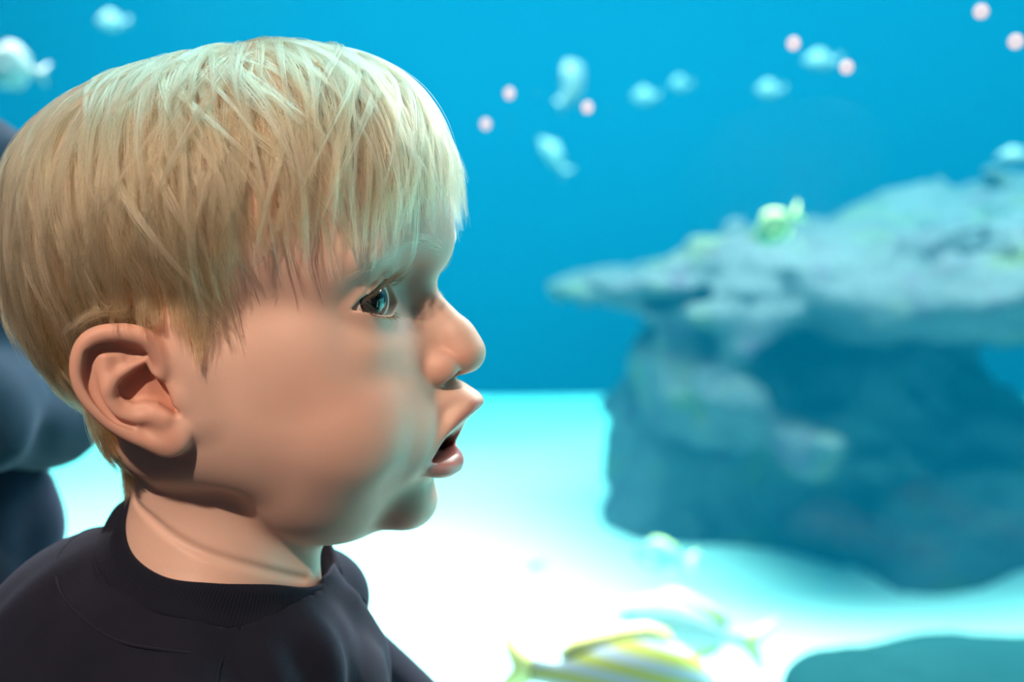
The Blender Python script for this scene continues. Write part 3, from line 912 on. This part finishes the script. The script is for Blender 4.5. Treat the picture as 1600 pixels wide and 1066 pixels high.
FISH_MATS = {}
def fish_material(key, c1, c2, stripes=0., fade=.0):
    if key in FISH_MATS: return FISH_MATS[key]
    m, nt, b, out = material(key); n = NT(nt)
    if stripes:
        sx = n.n('ShaderNodeSeparateXYZ'); n.l(n.n('ShaderNodeTexCoord').outputs['Object'], sx.inputs[0])
        bend = n.math('ADD', sx.outputs[2], n.math('MULTIPLY', n.math('POWER', sx.outputs[0], 2.), 1.1))
        w = n.math('SINE', n.math('MULTIPLY', bend, stripes))
        col = n.mix(n.ramp(n.math('ADD', n.math('MULTIPLY', w, .5), .5), [(.35, (0, 0, 0)), (.6, (1, 1, 1))]), c2, c1)
    else: col = n.mix(n.noise(8, 3), c1, c2)
    n.l(col, b.inputs['Base Color']); b.inputs['Roughness'].default_value = .45
    FISH_MATS[key] = m
    return m

def make_fish(name, loc, L, heading, kind, body_mat, fin_mat, label, pitch=0., group=None, roll=0., tall=1., detail=True):
    """heading 0: the head points to +x; 180: to -x"""
    P = fish_profile(kind); xs = np.linspace(0, 1, 26); A = np.array(P)
    top = np.interp(xs, A[:, 0], A[:, 1]) / 2 * tall; off = np.interp(xs, A[:, 0], A[:, 2]); wd = np.interp(xs, A[:, 0], A[:, 3])
    for q in (top, wd):
        q[1:-1] = (q[:-2] + 2 * q[1:-1] + q[2:]) / 4
    bl = .80; m = 20
    V = []; F = []
    for x, t, o_, w in zip(xs, top, off, wd):
        for k in range(m):
            a = 2 * math.pi * k / m
            V.append(((.5 - x * bl) * L, w * L * math.cos(a), (o_ + t * math.sin(a)) * L))
    n = len(xs)
    for i in range(n - 1):
        for k in range(m): F.append((i * m + k, (i + 1) * m + k, (i + 1) * m + (k + 1) % m, i * m + (k + 1) % m))
    V += [((.5 + .005) * L, 0, off[0] * L), ((.5 - bl) * L - .004 * L, 0, off[-1] * L)]
    for k in range(m):
        F.append((n * m, k, (k + 1) % m, (k + 1) % m)); F.append((n * m + 1, (n - 1) * m + (k + 1) % m, (n - 1) * m + k, (n - 1) * m + k))
    me = bpy.data.meshes.new(name); me.from_pydata(V, [], [tuple(dict.fromkeys(f)) for f in F]); me.update()
    me.polygons.foreach_set('use_smooth', np.ones(len(me.polygons), bool))
    o = link(name, me, None, body_mat)
    o.location = loc; o.rotation_euler = Euler((math.radians(roll), math.radians(-pitch), math.radians(heading)), 'XYZ')
    tag(o, label, 'fish', group)
    T = lambda x: float(np.interp(x, xs, top)); O = lambda x: float(np.interp(x, xs, off))
    X = lambda x: (.5 - x * bl) * L
    tx = X(.96)
    tail = [(tx, .035 * L), (tx - .07 * L, .085 * L), (tx - .21 * L, .205 * L), (tx - .17 * L, .08 * L), (tx - .125 * L, 0), (tx - .17 * L, -.08 * L), (tx - .21 * L, -.205 * L), (tx - .07 * L, -.085 * L), (tx, -.035 * L)]
    fin_mesh('tail_fin', tail, .012 * L, o, fin_mat)
    if detail:
        d = [(X(x), (O(x) + T(x) * .9) * L) for x in np.linspace(.25, .86, 9)]
        u = [(X(x) - .02 * L, (O(x) + T(x) + h) * L) for x, h in ((.86, .03), (.8, .075), (.68, .06), (.55, .055), (.42, .06), (.32, .05), (.26, .01))]
        fin_mesh('dorsal_fin', d + u, .008 * L, o, fin_mat)
        d = [(X(x), (O(x) - T(x) * .9) * L) for x in np.linspace(.6, .84, 5)]
        u = [(X(x) - .02 * L, (O(x) - T(x) - h) * L) for x, h in ((.84, .03), (.76, .075), (.66, .08), (.6, .02))]
        fin_mesh('anal_fin', d + u, .008 * L, o, fin_mat)
        for s in (1, -1):
            w = float(np.interp(.3, xs, wd)) * L
            pf = fin_mesh('pectoral_fin', [(0, .02 * L), (-.05 * L, .035 * L), (-.14 * L, .0), (-.12 * L, -.045 * L), (-.04 * L, -.04 * L), (0, -.02 * L)], .004 * L, o, fin_mat)
            pf.location = (X(.3), s * w * .98, O(.3) * L - .04 * L); pf.rotation_euler = (0, 0, math.radians(-25 * s))
            bmv = bmesh.new(); bmesh.ops.create_uvsphere(bmv, u_segments=14, v_segments=10, radius=.021 * L); em = bpy.data.meshes.new('eye'); bmv.to_mesh(em); bmv.free()
            e = link('eye', em, o, EYE_DARK); e.location = (X(.12), s * float(np.interp(.12, xs, wd)) * .86 * L, (O(.12) + T(.12) * .35) * L)
            e.scale = (1, .5, 1)
    return o
# ------------------------------------------------------------------ build
HH = .6
body, HG, BV, BF = make_body()
make_eyes(body)
make_shirt(body)
make_lower(body)
make_hair(body, HG, BV, BF, 2100, 20)
make_brows(body, HG)
make_lashes(body)

# --- the tank itself
sand = simple('white sand', (.80, .78, .74), .95, (.88, .87, .85), 14, .25)
def sand_floor():
    nx, ny = 130, 110
    xs = np.linspace(-4.2, 5.2, nx)
    T = np.linspace(0, 1, ny)
    X = np.repeat(xs[:, None], ny, 1); Y0 = pane_y(xs)[:, None] + .02; Y = Y0 + (WALL_Y - Y0) * T[None]
    Q = np.stack([X.ravel(), Y.ravel(), 0 * X.ravel()], 1)
    z = SAND_Z + .020 * lattice_noise(Q + 20, .9, 4) + .008 * lattice_noise(Q + 20, .3, 5)
    V = np.stack([X.ravel(), Y.ravel(), z], 1)
    i = np.arange(nx - 1)[:, None] * ny + np.arange(ny - 1)[None]; i = i.ravel()
    F = np.stack([i, i + ny, i + ny + 1, i + 1], 1)
    return tag(link('tank_floor', raw_mesh('tank_floor', V, F), None, sand), None, None, None, 'structure')
sand_floor()
blue = simple('blue tank wall', (.006, .068, .125), .9, (.009, .082, .145), 1.2)
box('wall_back', (-4.3, WALL_Y, -.4), (5.3, WALL_Y + .1, 2.6), blue)
box('wall_left', (-4.3, pane_y(-4.2) + .03, -.4), (-4.2, WALL_Y, 2.6), blue)
box('wall_right', (5.2, pane_y(5.2) + .03, -.4), (5.3, WALL_Y, 2.6), blue)

m, nt, b, out = material('sea water'); nt.nodes.remove(b); n = NT(nt)
va = n.n('ShaderNodeVolumeAbsorption'); va.inputs['Color'].default_value = (.08, .93, .96, 1); va.inputs['Density'].default_value = .55
vsct = n.n('ShaderNodeVolumeScatter'); vsct.inputs['Color'].default_value = (.0, .41, .76, 1); vsct.inputs['Density'].default_value = .05; vsct.inputs['Anisotropy'].default_value = .2
ad = n.n('ShaderNodeAddShader'); n.l(va.outputs[0], ad.inputs[0]); n.l(vsct.outputs[0], ad.inputs[1]); n.l(ad.outputs[0], out.inputs['Volume'])
prism('water', [(-4.19, pane_y(-4.19) + .026), (5.19, pane_y(5.19) + .026), (5.19, WALL_Y - .002), (-4.19, WALL_Y - .002)], -.3, 2.5, m)

m, nt, b, out = material('viewing pane'); nt.nodes.remove(b); n = NT(nt)
tr = n.n('ShaderNodeBsdfTransparent'); tr.inputs[0].default_value = (.985, .995, 1, 1); gl = n.n('ShaderNodeBsdfGlossy'); gl.inputs['Roughness'].default_value = .02
fr = n.n('ShaderNodeFresnel'); fr.inputs['IOR'].default_value = 1.12
mx = n.n('ShaderNodeMixShader'); n.l(fr.outputs[0], mx.inputs[0]); n.l(tr.outputs[0], mx.inputs[1]); n.l(gl.outputs[0], mx.inputs[2]); n.l(mx.outputs[0], out.inputs['Surface'])
prism('window_1', [(-4.2, pane_y(-4.2)), (5.2, pane_y(5.2)), (5.2, pane_y(5.2) + .022), (-4.2, pane_y(-4.2) + .022)], -.3, 2.6, m)

prism('wall_blocker', [(-4.2, pane_y(-4.2) - .02), (5.2, pane_y(5.2) - .02), (5.2, pane_y(5.2) + .06), (-4.2, pane_y(-4.2) + .06)], 1.12, 2.6, simple('dark lamp blocker', (.03, .035, .045), .9))  # unseen wall added above the frame to keep overhead tank light off the hair
rk = rock_material()
A3 = lambda px, py, Y: np.array(at(px, py, Y))
reef, RG = rock('reef_rock', [
    (A3(1330, 760, 2.95), (.50, .42, .46), (0, 0, 0), 'add'),
    (A3(1120, 740, 2.95), (.30, .34, .34), (0, 0, 0), 'add'),
    (A3(1450, 860, 2.62), (.28, .30, .30), (0, 0, 0), 'add'),
    (A3(1030, 760, 2.90), (.17, .26, .28), (0, 0, 0), 'add'),
    (A3(1540, 800, 2.7), (.22, .30, .34), (0, 0, 0), 'add'),
    (A3(1380, 880, 2.75), (.40, .30, .26), (0, 0, 0), 'add'),
    (A3(1310, 425, 2.30), (.16, .16, .022), (0, -10, 0), 'cut'),
    (A3(1500, 440, 2.35), (.36, .40, .10), (0, -4, 0), 'add'),
    (A3(1008, 430, 2.75), (.28, .40, .060), (0, -7, 0), 'add'),
    (A3(1190, 425, 2.75), (.34, .50, .085), (0, -4, 0), 'add'),
    (A3(1420, 420, 2.75), (.40, .55, .135), (0, -8, 0), 'add'),
    (A3(1640, 405, 2.75), (.42, .60, .19), (0, -8, 0), 'add'),
    (A3(1300, 540, 3.2), (.45, .30, .22), (0, 0, 0), 'add'),
    (A3(1110, 585, 2.55), (.17, .42, .085), (0, 22, 0), 'add'),
    (A3(1200, 640, 2.55), (.20, .40, .07), (0, 20, 0), 'add'),
    (A3(1510, 362, 2.35), (.09, .20, .03), (0, -10, 0), 'cut'),
], .013, rk, .042, 3, .07)
tag(reef, 'large overhanging reef rock with pale top ledge and dark shaded face', 'rock')
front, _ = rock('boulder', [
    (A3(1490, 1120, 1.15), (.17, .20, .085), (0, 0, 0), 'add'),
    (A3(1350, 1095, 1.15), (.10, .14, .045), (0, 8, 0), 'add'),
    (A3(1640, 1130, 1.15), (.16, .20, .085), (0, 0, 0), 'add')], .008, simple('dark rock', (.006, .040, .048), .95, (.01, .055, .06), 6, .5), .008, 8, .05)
tag(front, 'low dark boulder in front of the reef, near the bottom edge of the glass', 'rock')

# --- fish
EYE_DARK = simple('fish eye', (.01, .012, .015), .15)
YEL = (.85, .80, .10); PALE = (.62, .72, .80)
snap = fish_material('striped scales', (.56, .58, .09), (.50, .60, .74), 300)
yfin = fish_material('yellow fin', (.90, .88, .34), (.86, .84, .30))
pale = fish_material('dull silver scales', (.12, .18, .19), (.16, .20, .20))
pearl = fish_material('pearl scales', (.24, .34, .34), (.28, .36, .36))
silver = fish_material('silver scales', (.50, .58, .60), (.56, .60, .62))
green = fish_material('green scales', (.12, .22, .07), (.16, .25, .09))
gfin = fish_material('lime fin', (.62, .70, .20), (.58, .66, .22))
def dist(Y): return Y - CAM.y
def fish(name, px, py, plen, Y, heading, kind, bm_, fm, label, pitch=0, group=None, tall=1., detail=True, roll=0):
    return make_fish(name, at(px, py, Y), plen / 2000 * dist(Y) * 1.0, heading, kind, bm_, fm, label, pitch, group, roll, tall, detail)
fish('striped_snapper', 945, 1066, 400, .75, -8, 'snapper', snap, yfin, 'yellow and blue striped fish swimming right at the bottom edge', -6, tall=1.3)
fish('silver_fish', 1085, 985, 270, 1.30, 172, 'snapper', silver, gfin, 'pale silver fish with a lime tail behind the striped fish', 10)
fish('small_fish', 1040, 872, 110, 1.95, 165, 'tall', pearl, yfin, 'small silver fish with yellow fins at the foot of the reef', 4, tall=.8)
fish('small_fish', 838, 886, 44, 2.1, 150, 'slim', pale, pale, 'tiny grey fish alone over the open white sand', -25)
fish('green_fish', 1218, 352, 96, 1.75, 200, 'tall', green, gfin, 'yellow green fish hovering above the reef ledge', -28, tall=.95)
fish('tall_fish', 890, 138, 105, 2.6, 60, 'tall', pale, pale, 'largest pale fish in open water, tilted upward', 42, 'fish in open blue water', tall=1.1)
fish('slim_fish', 866, 246, 78, 2.9, 150, 'snapper', pale, pale, 'slender pale fish diving below the largest open water fish', 48, 'fish in open blue water')
fish('small_fish', 1010, 151, 46, 3.1, 160, 'tall', pale, pale, 'small round pale fish, first right of the largest open water fish', 0, 'fish in open blue water')
fish('small_fish', 1066, 132, 40, 3.3, 200, 'tall', pale, pale, 'small round pale fish, second right of the largest open water fish', 0, 'fish in open blue water')
fish('small_fish', 1205, 141, 46, 3.0, 170, 'tall', pale, pale, 'small round pale fish above the left half of the reef ledge', 0, 'fish in open blue water')
fish('small_fish', 1286, 96, 62, 2.9, 185, 'tall', pale, pale, 'pale fish highest on the right among the open water fish', 0, 'fish in open blue water', tall=.8)
fish('small_fish', 1592, 246, 70, 2.5, 180, 'snapper', pale, pale, 'pale fish at the right edge just above the reef', 0, 'fish in open blue water')
fish('tall_fish', 26, 108, 98, 1.5, 200, 'tall', pearl, pearl, 'bright pale fish high behind the back of the child', 10, tall=1.25)
fish('small_fish', 178, 34, 50, 2.6, 200, 'tall', pale, pale, 'faint pale fish above the crown of the child', 0, 'fish in open blue water')

# --- droplets on the pane
m, nt, b, out = material('water droplet'); n = NT(nt)
b.inputs['Base Color'].default_value = (.48, .46, .54, 1); b.inputs['Roughness'].default_value = .25
tl = n.n('ShaderNodeBsdfTranslucent'); tl.inputs[0].default_value = (.55, .46, .50, 1)
tr = n.n('ShaderNodeAddShader'); n.l(tl.outputs[0], tr.inputs[0]); t2 = n.n('ShaderNodeBsdfTransparent'); t2.inputs[0].default_value = (.4, .4, .4, 1); n.l(t2.outputs[0], tr.inputs[1])
mx = n.n('ShaderNodeMixShader'); mx.inputs[0].default_value = .5
n.l(tr.outputs[0], mx.inputs[1]); n.l(b.outputs[0], mx.inputs[2]); n.l(mx.outputs[0], out.inputs['Surface'])
bmv = bmesh.new(); bmesh.ops.create_uvsphere(bmv, u_segments=24, v_segments=16, radius=.0044)
for v in bmv.verts: v.co.y = v.co.y * .35 if v.co.y < 0 else v.co.y * .02
dm = bpy.data.meshes.new('water_droplet'); bmv.to_mesh(dm); bmv.free(); dm.materials.append(m)
dm.polygons.foreach_set('use_smooth', np.ones(len(dm.polygons), bool))
for px, py, lab in ((1533, 18, 'pale round droplet on the glass, highest of all'), (1587, 65, 'pinkish round droplet on the glass nearest the right edge'),
                    (1240, 68, 'pale round droplet on the glass above the reef, upper of a pair'), (1323, 105, 'pale round droplet on the glass above the reef, lower of a pair'),
                    (796, 146, 'grey round droplet on the glass left of the largest open water fish'), (918, 168, 'grey round droplet on the glass touching the largest open water fish'),
                    (759, 194, 'faintest round droplet on the glass, closest to the forehead of the child')):
    o = link('water_droplet', dm); o.location = on_pane(px, py) + Vector((PANE_S, -1, 0)).normalized() * .0002; o.rotation_euler = (0, 0, math.atan(PANE_S))
    tag(o, lab, 'droplet', 'droplets on the viewing glass')

# --- the grown-up crouching beside the child
def adult():
    g = Grid((-900, 60, 0), (-90, 620, 1300), 9)
    g.ell((-560, 310, 420), (150, 110, 110), 20); g.tube([(-560, 310, 440), (-570, 320, 640), (-580, 320, 800)], [130, 135, 120], 60)
    g.tube([(-580, 320, 840), (-590, 310, 950)], [60, 52], 40); g.ell((-595, 302, 1040), (92, 74, 112), 20)
    g.ell((-502, 300, 1030), (16, 13, 20), 10); g.ell((-550, 302, 980), (48, 46, 44), 25)
    V, F = g.mesh(1)
    sk, nt, b, out = material('adult skin'); b.inputs['Base Color'].default_value = (.62, .42, .33, 1); b.inputs['Roughness'].default_value = .5
    o = link('person', raw_mesh('person', V * MM, F), None, sk)
    tag(o, 'grown-up in a dark navy jacket at the left edge behind the child', 'person')
    def cloth(name, fn, mat, h=6):
        g = Grid((-700, 60, 0), (-90, 560, 1080), h); fn(g); V, F = g.mesh(1)
        N = g.grad(V); V = V + N * (4 * lattice_noise(V + 2000, 60, 12) + 2 * lattice_noise(V + 2000, 26, 13))[:, None]
        link(name, raw_mesh(name, V * MM, F), o, mat)
    def jacket(g):
        g.tube([(-560, 310, 500), (-570, 320, 640), (-580, 320, 790)], [140, 148, 132], 30)
        a = [at(-60, 340, .28), at(-10, 480, .27), at(30, 580, .26), at(46, 622, .25)]
        g.tube([(-500, 310, 850)] + [tuple(v * 1000) for v in a], [80, 62, 58, 46, 36], 30)
        b_ = at(82, 652, .24) * 1000; c_ = at(-60, 650, .16) * 1000
        g.tube([tuple(a[-1] * 1000), tuple(b_), ], [40, 22], 25); g.tube([tuple(a[-1] * 1000), tuple(c_)], [40, 34], 20)
    def trousers(g):
        a = at(-180, 760, .30) * 1000; k = at(-60, 810, .26) * 1000; k2 = at(-28, 845, .26) * 1000
        g.ell((-560, 310, 420), (160, 120, 130), 20)
        g.tube([(-560, 280, 440), tuple(a), tuple(k)], [100, 76, 50], 20)
        g.tube([tuple(k), tuple(k2), (-250, 270, 320), (-270, 300, 60)], [48, 44, 52, 40], 20)
        g.tube([(-560, 360, 440), (-330, 400, 560), (-300, 400, 300), (-330, 400, 60)], [100, 75, 52, 40], 20)
    cloth('jacket', jacket, fabric_material('dark blue jacket', (.006, .028, .052), (.009, .036, .066)))
    cloth('trousers', trousers, fabric_material('dark trousers', (.018, .030, .062), (.028, .04, .075)))
    g = Grid((-720, 200, 800), (-470, 430, 1180), 6)
    g.ell((-608, 302, 1062), (96, 84, 108), 3); g.ell((-510, 302, 1010), (58, 90, 66), 14, 'cut')
    V, F = g.mesh(1); link('hair', raw_mesh('hair', V * MM, F), o, simple('brown hair', (.05, .03, .02), .6))
    for y in (290, 400):
        g = Grid((-400, y - 70, -5), (-130, y + 70, 110), 6)
        g.ell((-280, y, 50), (55, 45, 48), 5); g.ell((-215, y, 35), (80, 48, 32), 25)
        z = g.ax[2][None, None, :]; g.D = smax(g.D, (1 - z).astype(f32) + 0 * g.D, 2)
        V, F = g.mesh(1); link('shoe', raw_mesh('shoe', V * MM, F), o, simple('shoe leather', (.02, .02, .022), .5))
adult()

# --- the dark viewing room
prism('floor', [(-4.2, -3.5), (5.2, -3.5), (5.2, pane_y(5.2) - .005), (-4.2, pane_y(-4.2) - .005)], -.1, 0, simple('dark carpet', (.03, .03, .035), .95))

# ------------------------------------------------------------------ light
def area(name, loc, target, energy, col, sx, sy=None):
    l = bpy.data.lights.new(name, 'AREA'); l.energy = energy; l.color = col
    l.shape = 'RECTANGLE'; l.size = sx; l.size_y = sy or sx
    o = bpy.data.objects.new(name, l); C.objects.link(o); o.location = loc
    o.rotation_euler = (Vector(target) - Vector(loc)).to_track_quat('-Z', 'Y').to_euler()
    return o
area('tank_light', (-.2, 2.05, 2.45), (-.2, 2.05, 0), 1950, (1, .30, .275), 3.4, 1.6)
area('tank_light', (2.4, 2.05, 2.45), (2.4, 2.05, 0), 700, (1, .30, .275), 1.8, 1.6)
area('crown_fill_light', (.03, .29, 1.50), (-.02, .02, .82), 6, (.42, .92, 1), .55, .12)  # added fill without a fixture: cyan light on the crown, as if from the tank
area('tank_light', (1.5, .15, .52), (0, 0, .76), 11, (.26, 1, .93), 1.2, .8)  # added fill out of frame, stands in for glow of water and sand
sp = bpy.data.lights.new('room_spot', 'SPOT'); sp.energy = 200; sp.color = (1, .75, .56); sp.spot_size = math.radians(75); sp.spot_blend = .6; sp.shadow_soft_size = .03
so = bpy.data.objects.new('room_spot', sp); C.objects.link(so); so.location = (-.45, -1.55, 2.25)
so.rotation_euler = (Vector((0, 0, .74)) - so.location).to_track_quat('-Z', 'Y').to_euler()
w = bpy.data.worlds.new('world'); bpy.context.scene.world = w; w.use_nodes = True
w.node_tree.nodes['Background'].inputs[0].default_value = (.16, .19, .22, 1); w.node_tree.nodes['Background'].inputs[1].default_value = .35

# ------------------------------------------------------------------ camera
cd = bpy.data.cameras.new('camera'); cam = bpy.data.objects.new('camera', cd); C.objects.link(cam)
cam.location = CAM; cam.rotation_euler = (math.radians(81), 0, 0)
cd.sensor_width = 36; cd.lens = 45; cd.clip_start = .02; cd.clip_end = 60
cd.dof.use_dof = True; cd.dof.focus_distance = .455; cd.dof.aperture_fstop = 6.3
sc = bpy.context.scene; sc.camera = cam
vs = sc.view_settings; vs.view_transform = 'Standard'; vs.look = 'None'; vs.exposure = 0; vs.gamma = 1; vs.use_curve_mapping = False
sc.cycles.use_denoising = True
sc.cycles.max_bounces = 7; sc.cycles.diffuse_bounces = 3; sc.cycles.glossy_bounces = 4; sc.cycles.transmission_bounces = 6; sc.cycles.volume_bounces = 1; sc.cycles.transparent_max_bounces = 10
sc.cycles.caustics_reflective = False; sc.cycles.caustics_refractive = False
